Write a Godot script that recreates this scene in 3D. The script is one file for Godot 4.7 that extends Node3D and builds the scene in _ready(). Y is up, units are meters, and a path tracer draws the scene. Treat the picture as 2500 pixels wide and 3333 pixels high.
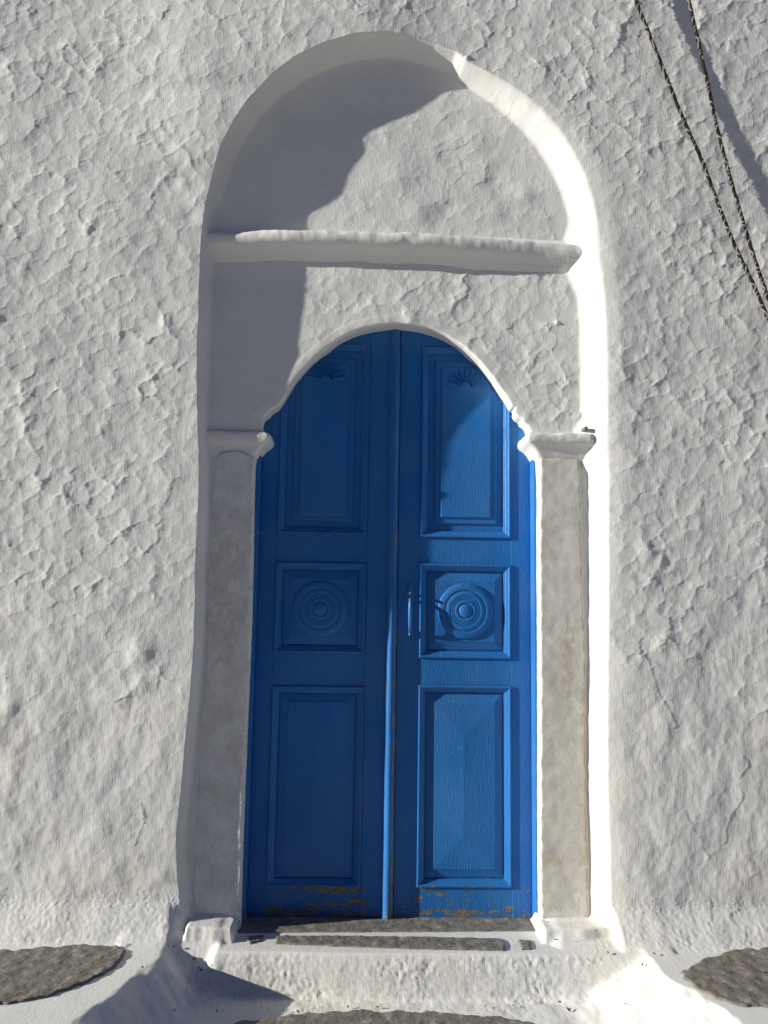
extends Node3D
# A blue double door in a whitewashed arched niche, raked by a low sun from the left. Metres, y up, the wall's face near z = 0, the foot of the door at y = 0.

const NICHE_Z := -0.074   # back of the niche
const DOOR_Z := -0.198    # face of the stiles and rails
const STEP_Y := -0.125    # tread of the lower step
const NICHE := [ -0.709, -0.053, -0.714, 0.051, -0.729, 0.100, -0.742, 0.174, -0.751, 0.264, -0.756, 0.348, -0.744, 0.519, -0.738, 0.664, -0.728, 0.823, -0.722, 1.017, -0.727, 1.289, -0.724, 1.567, -0.730, 1.706, -0.741, 1.882, -0.750, 2.096, -0.749, 2.234, -0.752, 2.379, -0.751, 2.527, -0.741, 2.676, -0.720, 2.789, -0.689, 2.904, -0.643, 3.011, -0.580, 3.119, -0.502, 3.210, -0.414, 3.281, -0.306, 3.345, -0.179, 3.389, -0.051, 3.404, 0.030, 3.397, 0.075, 3.386, 0.133, 3.371, 0.216, 3.342, 0.258, 3.303, 0.317, 3.270, 0.391, 3.223, 0.464, 3.167, 0.537, 3.101, 0.601, 3.026, 0.655, 2.940, 0.700, 2.846, 0.731, 2.742, 0.748, 2.647, 0.757, 2.535, 0.769, 2.386, 0.777, 2.202, 0.776, 1.967, 0.776, 1.736, 0.769, 1.526, 0.764, 1.184, 0.755, 0.851, 0.748, 0.527, 0.754, 0.290, 0.752, -0.035 ]
const OPENING := [ -0.528, -0.132, -0.528, 0.030, -0.531, 0.252, -0.530, 0.658, -0.527, 0.957, -0.527, 1.201, -0.533, 1.576, -0.534, 1.713, -0.507, 1.794, -0.510, 1.860, -0.498, 1.875, -0.486, 1.879, -0.481, 1.892, -0.455, 1.907, -0.439, 1.925, -0.429, 1.944, -0.384, 2.023, -0.329, 2.089, -0.280, 2.136, -0.219, 2.184, -0.157, 2.219, -0.085, 2.239, -0.013, 2.250, 0.059, 2.247, 0.131, 2.234, 0.195, 2.209, 0.258, 2.168, 0.313, 2.120, 0.358, 2.069, 0.403, 2.006, 0.439, 1.957, 0.451, 1.928, 0.464, 1.928, 0.460, 1.914, 0.471, 1.892, 0.492, 1.882, 0.492, 1.871, 0.517, 1.857, 0.524, 1.817, 0.557, 1.727, 0.553, 1.354, 0.553, 0.840, 0.549, 0.346, 0.550, 0.043, 0.550, -0.129 ]
const JAMB_L := [ -0.695, 0.038, -0.699, 0.251, -0.698, 0.423, -0.694, 0.657, -0.684, 0.955, -0.689, 1.199, -0.687, 1.517, -0.678, 1.683, -0.662, 1.723, -0.621, 1.736, -0.586, 1.733, -0.557, 1.721, -0.538, 1.704, -0.536, 1.576, -0.526, 1.201, -0.526, 0.957, -0.529, 0.658, -0.530, 0.252, -0.528, 0.038 ]
const JAMB_R := [ 0.547, 0.055, 0.546, 0.346, 0.551, 0.840, 0.552, 1.354, 0.558, 1.731, 0.706, 1.730, 0.711, 1.601, 0.715, 1.190, 0.724, 0.974, 0.717, 0.612, 0.720, 0.318, 0.721, 0.051 ]
const ROPE_A := [ 0.890, 3.691, 0.926, 3.571, 0.993, 3.382, 1.038, 3.254, 1.111, 3.051, 1.174, 2.894, 1.244, 2.683, 1.293, 2.547, 1.353, 2.410, 1.412, 2.259, 1.462, 2.138 ]
const ROPE_B := [ 1.097, 3.671, 1.119, 3.551, 1.153, 3.371, 1.181, 3.215, 1.216, 3.009, 1.252, 2.839, 1.299, 2.649, 1.340, 2.491, 1.382, 2.347, 1.396, 2.300, 1.436, 2.153 ]
const STONE_L := [ -1.440, 0.146, -1.286, 0.095, -1.146, 0.067, -1.000, 0.049, -0.912, 0.059, -0.875, 0.092, -0.868, 0.152, -0.883, 0.221, -0.939, 0.310, -1.017, 0.392, -1.130, 0.436, -1.270, 0.469 ]
const STONE_R := [ 1.498, 0.059, 1.305, 0.053, 1.222, 0.061, 1.126, 0.092, 0.998, 0.170, 0.935, 0.227, 0.926, 0.267, 0.934, 0.317, 0.963, 0.381, 1.010, 0.429, 1.100, 0.439, 1.260, 0.451 ]

var niche_field := PackedFloat32Array()
var opening_field := PackedFloat32Array()
var relief := PackedFloat32Array()
const NX := 185
const NY := 340
const NSTEP := 0.012
const OX := 232
const OY := 428
const OSTEP := 0.006
const RX := 900
const RY := 1080
const RSTEP := 0.004
var rough_noise := FastNoiseLite.new()
var tint_noise := FastNoiseLite.new()
var lump_noise := FastNoiseLite.new()
var rng := RandomNumberGenerator.new()
var M := {}


# ---------------------------------------------------------------- naming
func tag(o: Node, label: String, category := "", group := "", kind := "") -> Node:
	if label: o.set_meta("label", label)
	if category: o.set_meta("category", category)
	if group: o.set_meta("group", group)
	if kind: o.set_meta("kind", kind)
	return o


func thing(called: String, at := Vector3.ZERO) -> Node3D:
	var o := Node3D.new()
	o.name = called
	o.position = at
	add_child(o, true)
	return o


var counts := {}


func obj(called: String, mesh: Mesh, material: Material, parent: Node) -> MeshInstance3D:
	var o := MeshInstance3D.new()
	var key := str(parent.get_instance_id()) + called
	var n: int = counts.get(key, 0)
	counts[key] = n + 1
	o.name = called if n == 0 else "%s_%03d" % [called, n]
	o.mesh = mesh
	parent.add_child(o, true)
	o.set_surface_override_material(0, material)
	return o


# ---------------------------------------------------------------- small mathematics
func smooth(a: float, b: float, x: float) -> float:
	var t := clampf((x - a) / (b - a), 0.0, 1.0)
	return t * t * (3.0 - 2.0 * t)


func smin(a: float, b: float, k: float) -> float:
	var h := maxf(k - absf(a - b), 0.0) / k
	return minf(a, b) - h * h * k * 0.25


func smax(a: float, b: float, k: float) -> float:
	return -smin(-a, -b, k)


func noise(s: int, size: float, octaves := 1, kind := FastNoiseLite.TYPE_SIMPLEX_SMOOTH) -> FastNoiseLite:
	var n := FastNoiseLite.new()
	n.seed = s
	n.noise_type = kind
	n.frequency = 1.0 / size
	n.fractal_type = FastNoiseLite.FRACTAL_FBM if octaves > 1 else FastNoiseLite.FRACTAL_NONE
	n.fractal_octaves = octaves
	return n


# distance to the outline on a grid, positive inside
func outline_field(flat: Array, x0: float, y0: float, nx: int, ny: int, step: float) -> PackedFloat32Array:
	var n := flat.size() / 2
	var ax := PackedFloat32Array(); var ay := PackedFloat32Array()
	var ex := PackedFloat32Array(); var ey := PackedFloat32Array(); var inv := PackedFloat32Array()
	for i in n:
		var j := (i + 1) % n
		ax.append(flat[i * 2]); ay.append(flat[i * 2 + 1])
		ex.append(flat[j * 2] - flat[i * 2]); ey.append(flat[j * 2 + 1] - flat[i * 2 + 1])
		inv.append(1.0 / maxf(1e-9, ex[i] * ex[i] + ey[i] * ey[i]))
	var out := PackedFloat32Array()
	out.resize(nx * ny)
	for r in ny:
		var y := y0 + r * step
		for c in nx:
			var x := x0 + c * step
			var best := 1e9
			var inside := false
			for i in n:
				var px := x - ax[i]
				var py := y - ay[i]
				var t := clampf((px * ex[i] + py * ey[i]) * inv[i], 0.0, 1.0)
				var qx := px - ex[i] * t
				var qy := py - ey[i] * t
				var d := qx * qx + qy * qy
				if d < best: best = d
				if (y >= ay[i]) != (y >= ay[(i + 1) % n]):
					if (px * ey[i] - ex[i] * py > 0.0) == (ey[i] > 0.0):
						inside = not inside
			best = sqrt(best)
			out[r * nx + c] = best if inside else -best
	return out


func sample(f: PackedFloat32Array, nx: int, ny: int, u: float, v: float) -> float:
	u = clampf(u, 0.0, nx - 1.001)
	v = clampf(v, 0.0, ny - 1.001)
	var i := int(u)
	var j := int(v)
	u -= i
	v -= j
	var k := j * nx + i
	return (f[k] * (1.0 - u) + f[k + 1] * u) * (1.0 - v) + (f[k + nx] * (1.0 - u) + f[k + nx + 1] * u) * v


# the trowelled skin: overlapping shallow strokes, each proud at its lower right edge
func make_relief() -> void:
	rng.seed = 71
	relief.resize(RX * RY)
	var strokes := PackedFloat32Array()
	strokes.resize(RX * RY)
	var nearest := PackedFloat32Array()
	nearest.resize(RX * RY)
	nearest.fill(1e9)
	var warp_x := PackedFloat32Array()
	warp_x.resize(RX * RY)
	var warp_y := PackedFloat32Array()
	warp_y.resize(RX * RY)
	var wn := noise(7, 0.05 / RSTEP, 2)
	var wm := noise(8, 0.05 / RSTEP, 2)
	for j in RY:
		for i in RX:
			warp_x[j * RX + i] = 3.6 * wn.get_noise_2d(i, j)
			warp_y[j * RX + i] = 3.6 * wm.get_noise_2d(i, j)
	var cell := 11.8
	for gj in range(-1, int(RY / cell) + 2):
		for gi in range(-1, int(RX / cell) + 2):
			if rng.randf() < 0.12: continue
			var cx := (gi + rng.randf() + (0.5 if gj % 2 else 0.0)) * cell
			var cy := (gj + rng.randf()) * cell
			var size := rng.randf_range(0.72, 1.3)
			var sx := size * rng.randf_range(0.85, 1.15)
			var gx := RSTEP * rng.randf_range(-0.003, 0.014)
			var gy := RSTEP * rng.randf_range(-0.019, 0.006)
			var dish := RSTEP * RSTEP * rng.randf_range(1.4, 1.7)
			var o := rng.randf_range(-0.00007, 0.00007)
			var shear := rng.randf_range(-0.45, 0.45)
			for j in range(maxi(0, int(cy - 19)), mini(RY, int(cy + 19))):
				var row := j * RX
				for i in range(maxi(0, int(cx - 19)), mini(RX, int(cx + 19))):
					var dx := i - cx + warp_x[row + i]
					var dy := j - cy + warp_y[row + i]
					var ex := (dx + shear * dy) / sx
					var ey := dy / size
					var d := ex * ex + ey * ey
					if d < nearest[row + i]:
						nearest[row + i] = d
						strokes[row + i] = o + gx * dx + gy * dy + dish * d
	var a_n := noise(3, 0.75 / RSTEP, 2)
	var b_n := noise(4, 0.17 / RSTEP, 2)
	var c_n := noise(5, 0.035 / RSTEP, 2)
	var d_n := noise(6, 0.5 / RSTEP, 1)
	for j in RY:
		var y := -0.4 + j * RSTEP
		for i in RX:
			var x := -1.8 + i * RSTEP
			var k := j * RX + i
			var e := d_n.get_noise_2d(i, j)
			var low := 1.0 - smooth(0.55, 1.5, y + 0.25 * e)
			var s := (1.0 - 0.62 * low) * clampf(0.95 + 0.4 * e, 0.7, 1.2)
			relief[k] = strokes[k] * s + 0.0055 * a_n.get_noise_2d(i, j) + (0.0019 + 0.0014 * low) * b_n.get_noise_2d(i, j * 0.75) + (0.00035 + 0.0004 * low) * c_n.get_noise_2d(i, j * 0.6)
	# cracks and the edges of flaked coats: one side stands proud along a wandering line
	for c in [
		[1.30, 0.62, 1.26, 0.55, 1.27, 0.49, 1.22, 0.42, 1.20, 0.33, 0.0024],
		[0.92, 1.00, 0.97, 0.86, 1.00, 0.81, 1.03, 0.74, 0.002, 0.0],
		[-0.19, 3.62, -0.20, 3.53, -0.16, 3.50, -0.12, 3.52, -0.09, 3.47, 0.002],
		[-0.05, 3.02, 0.06, 2.98, 0.16, 2.96, 0.26, 2.99, 0.33, 3.06, 0.40, 3.04, 0.003],
		[0.23, 2.96, 0.26, 2.88, 0.20, 2.81, 0.19, 2.74, 0.0026],
		[0.10, 2.96, 0.12, 2.89, 0.12, 2.84, 0.0012],
		[0.13, 2.42, 0.12, 2.32, 0.105, 2.26, 0.0012],
		[-0.90, 0.30, -0.87, 0.38, -0.88, 0.45, 0.0022],
		[1.05, 0.45, 1.10, 0.36, 1.14, 0.28, 0.0016],
	]:
		flake(c)
	# lumps and runs
	for b in [[0.63, 2.27, 0.008, 0.008], [-0.662, 1.54, 0.011, 0.007], [-1.49, 2.20, 0.014, 0.004], [0.0, 2.86, 0.07, 0.009], [0.22, 2.92, 0.05, -0.007], [0.40, 2.86, 0.05, -0.009], [0.50, 2.80, 0.035, 0.009], [0.08, 2.70, 0.05, 0.009], [0.20, 2.72, 0.045, -0.007], [0.38, 2.72, 0.04, 0.006], [0.30, 3.02, 0.05, 0.007], [-0.92, 0.98, 0.05, 0.006], [-0.9, 0.86, 0.035, 0.005], [-1.42, 0.66, 0.05, 0.006], [-1.37, 0.78, 0.03, 0.005], [0.94, 1.36, 0.03, 0.005], [0.99, 1.34, 0.02, 0.005], [-0.80, 0.20, 0.03, 0.006], [-0.80, 2.62, 0.03, -0.005], [-0.83, 2.75, 0.025, 0.004], [0.26, 3.32, 0.008, 0.009]]:
		var reach: int = int(b[2] * 2.5 / RSTEP) + 1
		var ci := int((b[0] + 1.8) / RSTEP)
		var cj := int((b[1] + 0.4) / RSTEP)
		for j in range(maxi(0, cj - reach), mini(RY, cj + reach)):
			for i in range(maxi(0, ci - reach), mini(RX, ci + reach)):
				var q: float = (Vector2(i - ci, j - cj).length_squared()) * RSTEP * RSTEP / (b[2] * b[2])
				relief[j * RX + i] += b[3] * exp(-q)


func flake(c: Array) -> void:
	var amp: float = c[-1] if c.size() % 2 else c[-2]
	var n := (c.size() - 1) / 2
	for s in n - 1:
		var a := Vector2(c[s * 2], c[s * 2 + 1])
		var b := Vector2(c[s * 2 + 2], c[s * 2 + 3])
		var lo := a.min(b) - Vector2(0.06, 0.06)
		var hi := a.max(b) + Vector2(0.06, 0.06)
		var along := (b - a).normalized()
		var side := Vector2(along.y, -along.x)
		if side.x < 0: side = -side
		for j in range(int((lo.y + 0.4) / RSTEP), int((hi.y + 0.4) / RSTEP)):
			for i in range(int((lo.x + 1.8) / RSTEP), int((hi.x + 1.8) / RSTEP)):
				if i < 0 or j < 0 or i >= RX or j >= RY: continue
				var p := Vector2(-1.8 + i * RSTEP, -0.4 + j * RSTEP) - a
				var t := p.dot(along)
				if t < 0.0 or t >= (b - a).length(): continue
				var d := p.dot(side) + 0.009 * rough_noise.get_noise_2d(t * 0.35 + s * 9.0, float(n) + c[0] * 5.0)
				if d < 0.0:
					relief[j * RX + i] += 0.6 * amp * exp(d / (0.022 if c[1] < 2.6 else 0.06))


# the back of the niche
func niche_face(x: float, y: float, r: float) -> float:
	var inner := lerpf(0.3, lerpf(0.85, 0.5, smooth(2.45, 2.7, y)), smooth(-0.45, -0.1, x))
	return NICHE_Z + lean_at(x, y) + r * inner - 0.004 * smooth(-0.2, 0.6, x)


# the wall's face as a height over the x-y plane
func wall_z(x: float, y: float) -> float:
	var s := sample(niche_field, NX, NY, (x + 1.1) / NSTEP, (y + 0.3) / NSTEP)
	var rx := x
	if absf(x) > 1.79: rx = 1.79 - pingpong(absf(x) - 1.79, 3.5)
	var r := sample(relief, RX, RY, (rx + 1.8) / RSTEP, ((y if y < 3.9 else 7.8 - y) + 0.4) / RSTEP)
	var z := (-0.022 * smooth(2.3, 1.6, y) - 0.02 * smooth(1.6, 1.1, y)) * smooth(0.2, -0.3, x) + (0.020 * smooth(2.76, 2.9, y) - 0.008 * exp(-pow((y - 3.15) / 0.05, 2.0))) * smooth(0.3, -0.2, x) * smooth(-1.15, -0.7, x) + 0.006 * smooth(0.35, 0.0, absf(y - 2.55)) * smooth(0.0, -0.4, x)
	var past := maxf(0.0, x - 0.80)
	z -= 0.042 * past * past / (past + 0.12)
	var bend := clampf((s + 0.10) / 0.11, 0.0, 1.0)
	bend = 0.011 * bend * bend * smooth(lerpf(-0.1, 0.22, smooth(2.5, 3.1, y)), 0.6, x)
	z -= bend
	var roll := 0.03 * smooth(lerpf(-0.2, 0.22, smooth(2.5, 3.1, y)), 0.6, x)
	if s < -roll:
		z += r * (0.55 + 0.45 * smooth(roll, 0.16, -s))
		if y < 0.16:
			var foot := smooth(0.13, -0.02, y) * smooth(0.0, 0.05, -s)
			z += 0.075 * foot + rough_noise.get_noise_2d(x * 1.7, y * 1.7) * 0.0026 * smooth(0.2, 0.06, y)
	else:
		var right := smooth(lerpf(-0.2, 0.22, smooth(2.5, 3.1, y)), 0.6, x)
		var w := lerpf(0.034, lerpf(0.034, 0.066, smooth(1.55, 1.95, y)), right) + 0.012 * smooth(2.9, 3.3, y) * (1.0 - right)
		if x > 0.5:   # plaster lapped over the ends of the ledge and the impost
			w += 0.045 * smooth(0.17, 0.05, absf(y - 2.53)) + 0.04 * smooth(0.12, 0.04, absf(y - 1.78))
		var t := clampf((s + 0.03 * right) / (w + 0.03 * right), 0.0, 1.0)
		var soft := t * t * (3.0 - 2.0 * t)
		var p := lerpf(1.0 - (1.0 - t) * (1.0 - t) * 0.5 - 0.5 * (1.0 - t), soft, 0.35 + 0.65 * right)
		z = lerpf(z + r * 0.55, niche_face(x, y, r), p)
		var so := sample(opening_field, OX, OY, (x + 0.69) / OSTEP, (y + 0.25) / OSTEP)
		if so > -0.022:
			z = lerpf(z, -0.27, minf(1.0, (so + 0.022) / 0.008))
	return z


# ---------------------------------------------------------------- mesh builders
# rows of equal length joined into a smooth sheet; out points roughly to the front
func sheet(rows: Array, out: Vector3, with_uv := false, colors := PackedColorArray()) -> ArrayMesh:
	var nv: int = rows.size()
	var nu: int = rows[0].size()
	var v := PackedVector3Array()
	for r in rows: v.append_array(r)
	var n := PackedVector3Array()
	n.resize(v.size())
	var idx := PackedInt32Array()
	var total := Vector3.ZERO
	for j in nv - 1:
		for i in nu - 1:
			var a := j * nu + i
			var f := (v[a + nu + 1] - v[a]).cross(v[a + nu] - v[a + 1])
			total += f
			n[a] += f; n[a + 1] += f; n[a + nu] += f; n[a + nu + 1] += f
			idx.append(a); idx.append(a + 1); idx.append(a + nu + 1)
			idx.append(a); idx.append(a + nu + 1); idx.append(a + nu)
	var flip := total.dot(out) < 0.0
	for k in n.size(): n[k] = (-n[k] if flip else n[k]).normalized()
	# front faces run clockwise
	if not flip:
		for k in range(0, idx.size(), 3):
			var t := idx[k + 1]
			idx[k + 1] = idx[k + 2]
			idx[k + 2] = t
	return pack(v, n, idx, with_uv, colors)


func pack(v: PackedVector3Array, n: PackedVector3Array, idx: PackedInt32Array, with_uv := false, colors := PackedColorArray()) -> ArrayMesh:
	var a := []
	a.resize(Mesh.ARRAY_MAX)
	a[Mesh.ARRAY_VERTEX] = v
	a[Mesh.ARRAY_NORMAL] = n
	a[Mesh.ARRAY_INDEX] = idx
	if with_uv:
		var uv := PackedVector2Array()
		for p in v: uv.append(door_uv(p))
		a[Mesh.ARRAY_TEX_UV] = uv
	if colors.size(): a[Mesh.ARRAY_COLOR] = colors
	var m := ArrayMesh.new()
	m.add_surface_from_arrays(Mesh.PRIMITIVE_TRIANGLES, a)
	return m


# a bag of flat quads
class Bag:
	var v := PackedVector3Array()
	var n := PackedVector3Array()
	var idx := PackedInt32Array()
	func quad(a: Vector3, b: Vector3, c: Vector3, d: Vector3, out: Vector3) -> void:
		var f := (c - a).cross(d - b)
		if f.length_squared() < 1e-16: return
		f = f.normalized()
		if f.dot(out) < 0.0: f = -f
		var k := v.size()
		v.append_array([a, b, c, d])
		n.append_array([f, f, f, f])
		if (b - a).cross(c - a).dot(f) > 0.0: idx.append_array([k, k + 2, k + 1, k, k + 3, k + 2])
		else: idx.append_array([k, k + 1, k + 2, k, k + 2, k + 3])


func door_uv(p: Vector3) -> Vector2:
	return Vector2((p.x + 0.6) / 1.2, 1.0 - (p.y + 0.05) / 2.4)


# a board facing +z with eased edges
func board(x0: float, x1: float, y0: float, y1: float, z0: float, z1: float, ease := 0.0025) -> ArrayMesh:
	var b := Bag.new()
	rings(b, x0, x1, y0, y1, [[0.0, z0], [0.0, z1 - ease], [ease * 0.35, z1 - ease * 0.3], [ease, z1]], true)
	return pack(b.v, b.n, b.idx, true)


# mitred rectangular rings: each step is [inset, z]; the slope of every side faces its own way
func rings(b: Bag, x0: float, x1: float, y0: float, y1: float, steps: Array, cap: bool) -> void:
	for k in steps.size() - 1:
		var i0: float = steps[k][0]; var z0: float = steps[k][1]
		var i1: float = steps[k + 1][0]; var z1: float = steps[k + 1][1]
		var p := [Vector3(x0 + i0, y0 + i0, z0), Vector3(x1 - i0, y0 + i0, z0), Vector3(x1 - i0, y1 - i0, z0), Vector3(x0 + i0, y1 - i0, z0)]
		var q := [Vector3(x0 + i1, y0 + i1, z1), Vector3(x1 - i1, y0 + i1, z1), Vector3(x1 - i1, y1 - i1, z1), Vector3(x0 + i1, y1 - i1, z1)]
		var away := [Vector3(0, -1, 0), Vector3(1, 0, 0), Vector3(0, 1, 0), Vector3(-1, 0, 0)]
		for s in 4:
			var t := (s + 1) % 4
			var out: Vector3 = Vector3(0, 0, 1) * (i1 - i0) + away[s] * (z1 - z0) + Vector3(0, 0, 1e-6)
			b.quad(p[s], p[t], q[t], q[s], out)
	if cap:
		var i: float = steps[-1][0]; var z: float = steps[-1][1]
		b.quad(Vector3(x0 + i, y0 + i, z), Vector3(x1 - i, y0 + i, z), Vector3(x1 - i, y1 - i, z), Vector3(x0 + i, y1 - i, z), Vector3(0, 0, 1))


func lathe(c: Vector3, profile: Array, around := 48) -> ArrayMesh:
	var rows := []
	for q in profile:
		var r := PackedVector3Array()
		for k in around + 1:
			var a := TAU * k / around
			r.append(c + Vector3(cos(a) * q[0], sin(a) * q[0], q[1]))
		rows.append(r)
	return sheet(rows, Vector3(0, 0, 1), true)


func tube(path: PackedVector3Array, radii: PackedFloat32Array, sides := 8, with_uv := false) -> ArrayMesh:
	var rows := []
	var up := Vector3(0.13, 0.2, 1.0)
	for k in path.size():
		var t := (path[mini(k + 1, path.size() - 1)] - path[maxi(k - 1, 0)]).normalized()
		var a := t.cross(up).normalized()
		var b := t.cross(a)
		var r := PackedVector3Array()
		for s in sides + 1:
			var w := TAU * s / sides
			r.append(path[k] + (a * cos(w) + b * sin(w)) * radii[k])
		rows.append(r)
	var m := sheet(rows, Vector3.ZERO, with_uv)
	return outward(m, path)


# normals of a tube turned away from its path
func outward(m: ArrayMesh, path: PackedVector3Array) -> ArrayMesh:
	var a := m.surface_get_arrays(0)
	var v: PackedVector3Array = a[Mesh.ARRAY_VERTEX]
	var n: PackedVector3Array = a[Mesh.ARRAY_NORMAL]
	var per := v.size() / path.size()
	var mid := (path.size() / 2)
	if n[mid * per].dot(v[mid * per] - path[mid]) < 0.0:
		for k in n.size(): n[k] = -n[k]
		var idx: PackedInt32Array = a[Mesh.ARRAY_INDEX]
		for k in range(0, idx.size(), 3):
			var t := idx[k + 1]
			idx[k + 1] = idx[k + 2]
			idx[k + 2] = t
		a[Mesh.ARRAY_INDEX] = idx
	a[Mesh.ARRAY_NORMAL] = n
	var out := ArrayMesh.new()
	out.add_surface_from_arrays(Mesh.PRIMITIVE_TRIANGLES, a)
	return out


func pairs(flat: Array) -> PackedVector2Array:
	var p := PackedVector2Array()
	for i in flat.size() / 2: p.append(Vector2(flat[i * 2], flat[i * 2 + 1]))
	return p


# a slab with an uneven outline and face, its edge eased; standing slabs face +z, the others lie flat
func slab(flat: Array, level: float, thick: float, rough: float, standing := false, ragged := 0.0016, grain := 0.009, stains := []) -> ArrayMesh:
	var o := pairs(flat)
	var line := PackedVector2Array()
	for i in o.size():
		var a := o[i]; var b := o[(i + 1) % o.size()]
		var parts := maxi(1, int(a.distance_to(b) / 0.008))
		for k in parts: line.append(a.lerp(b, float(k) / parts))
	var edge_n := noise(31, 0.07, 3)
	var turn := 0.0
	for i in line.size(): turn += line[i].cross(line[(i + 1) % line.size()])
	var n := line.size()
	var outer := PackedVector2Array()
	var inner := PackedVector2Array()
	for i in n:
		var t := (line[(i + 1) % n] - line[i - 1]).normalized()
		var away := Vector2(t.y, -t.x) * signf(turn)
		var p := line[i] + away * ragged * 2.0 * edge_n.get_noise_2d(line[i].x, line[i].y)
		outer.append(p)
		inner.append(p - away * minf(0.004, thick * 0.4))
	var pts := PackedVector2Array()
	pts.append_array(outer)
	pts.append_array(inner)
	var lo := outer[0]; var hi := outer[0]
	for p in outer:
		lo = lo.min(p); hi = hi.max(p)
	var g := grain if (hi - lo).length() > 0.1 else grain * 0.3
	var core := Geometry2D.offset_polygon(outer, -maxf(0.005, g * 0.6))
	for j in range(1, int((hi.y - lo.y) / g)):
		for i in range(1, int((hi.x - lo.x) / g)):
			var p := lo + Vector2(i + 0.3 * sin(j * 3.7) + 0.5 * (j % 2), j) * g
			for c in core:
				if Geometry2D.is_point_in_polygon(p, c): pts.append(p)
	var n1 := noise(32, 0.06, 4)
	var v := PackedVector3Array()
	for k in pts.size():
		var h := level + rough * n1.get_noise_2d(pts[k].x, pts[k].y) - (thick * 0.25 if k < n else 0.0)
		v.append(Vector3(pts[k].x, pts[k].y, h) if standing else Vector3(pts[k].x, h, pts[k].y))
	for k in n:   # the skirt's lower rim
		v.append(Vector3(pts[k].x, pts[k].y, level - thick) if standing else Vector3(pts[k].x, level - thick, pts[k].y))
	var out := Vector3(0, 0, 1) if standing else Vector3.UP
	var tri := Geometry2D.triangulate_delaunay(pts)
	var idx := PackedInt32Array()
	for k in range(0, tri.size(), 3):
		var mid := (pts[tri[k]] + pts[tri[k + 1]] + pts[tri[k + 2]]) / 3.0
		if not Geometry2D.is_point_in_polygon(mid, outer): continue
		var f := (v[tri[k + 1]] - v[tri[k]]).cross(v[tri[k + 2]] - v[tri[k]])
		if f.dot(out) > 0.0: idx.append_array([tri[k], tri[k + 2], tri[k + 1]])
		else: idx.append_array([tri[k], tri[k + 1], tri[k + 2]])
	var base := pts.size()
	for i in n:
		var j := (i + 1) % n
		var f := (v[j] - v[i]).cross(v[base + i] - v[i])
		var away2 := (outer[i] - inner[i])
		var away3 := Vector3(away2.x, away2.y, 0) if standing else Vector3(away2.x, 0, away2.y)
		if f.dot(away3) > 0.0: idx.append_array([i, base + i, j, j, base + i, base + j])
		else: idx.append_array([i, j, base + i, j, base + j, base + i])
	var nrm := PackedVector3Array()
	nrm.resize(v.size())
	for k in range(0, idx.size(), 3):
		var f := (v[idx[k + 2]] - v[idx[k]]).cross(v[idx[k + 1]] - v[idx[k]])
		for q in 3: nrm[idx[k + q]] += f
	for k in nrm.size(): nrm[k] = nrm[k].normalized() if nrm[k].length_squared() > 0.0 else out
	var col := PackedColorArray()
	if stains.size():
		var st := noise(34, 0.05, 4)
		for p in v:
			var w := st.get_noise_2d(p.x * 1.6, p.y)
			var c := Color(0.84, 0.84, 0.84) * (1.0 + 0.22 * st.get_noise_2d(p.x * 0.5 + 5.0, p.y * 0.4))
			for q in stains:
				var d: float = 1.0 - pow((p.x - q[0] - 0.25 * q[2] * sin(p.y * 14.0)) / q[2], 2.0) - pow((p.y - q[1]) / q[3], 2.0) + 2.2 * w
				c = c.lerp(q[4], smooth(0.0, 0.5, d) * q[5])
			c.a = 1.0
			col.append(c)
	return pack(v, nrm, idx, false, col)


# the left jamb leans back a little towards its foot
func lean_at(x: float, y: float) -> float:
	return -0.016 * smooth(1.6, 1.1, y) * smooth(0.1, -0.3, x)


func lean(m: ArrayMesh) -> ArrayMesh:
	var a := m.surface_get_arrays(0)
	var v: PackedVector3Array = a[Mesh.ARRAY_VERTEX]
	for k in v.size(): v[k].z += lean_at(v[k].x, v[k].y)
	a[Mesh.ARRAY_VERTEX] = v
	var out := ArrayMesh.new()
	out.add_surface_from_arrays(Mesh.PRIMITIVE_TRIANGLES, a)
	return out


# ---------------------------------------------------------------- materials
func srgb(r: float, g: float, b: float) -> Color:
	return Color(r, g, b).linear_to_srgb()


func mat(color: Color, rough: float) -> StandardMaterial3D:
	var m := StandardMaterial3D.new()
	m.albedo_color = color
	m.roughness = rough
	m.metallic_specular = 0.4
	return m


func bump(m: StandardMaterial3D, t: Texture2D, cm: float, scale: Vector3, triplanar := true) -> void:
	m.heightmap_enabled = true
	m.heightmap_texture = t
	m.heightmap_scale = cm
	m.uv1_scale = scale
	if triplanar:
		m.uv1_triplanar = true
		m.uv1_world_triplanar = true
		m.uv1_triplanar_sharpness = 4.0


func grey(n: FastNoiseLite, w: int, h: int, stretch := 1) -> Image:
	var im := n.get_seamless_image(w, h / stretch)
	im.convert(Image.FORMAT_L8)
	if stretch > 1: im.resize(w, h, Image.INTERPOLATE_CUBIC)
	return im


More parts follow.
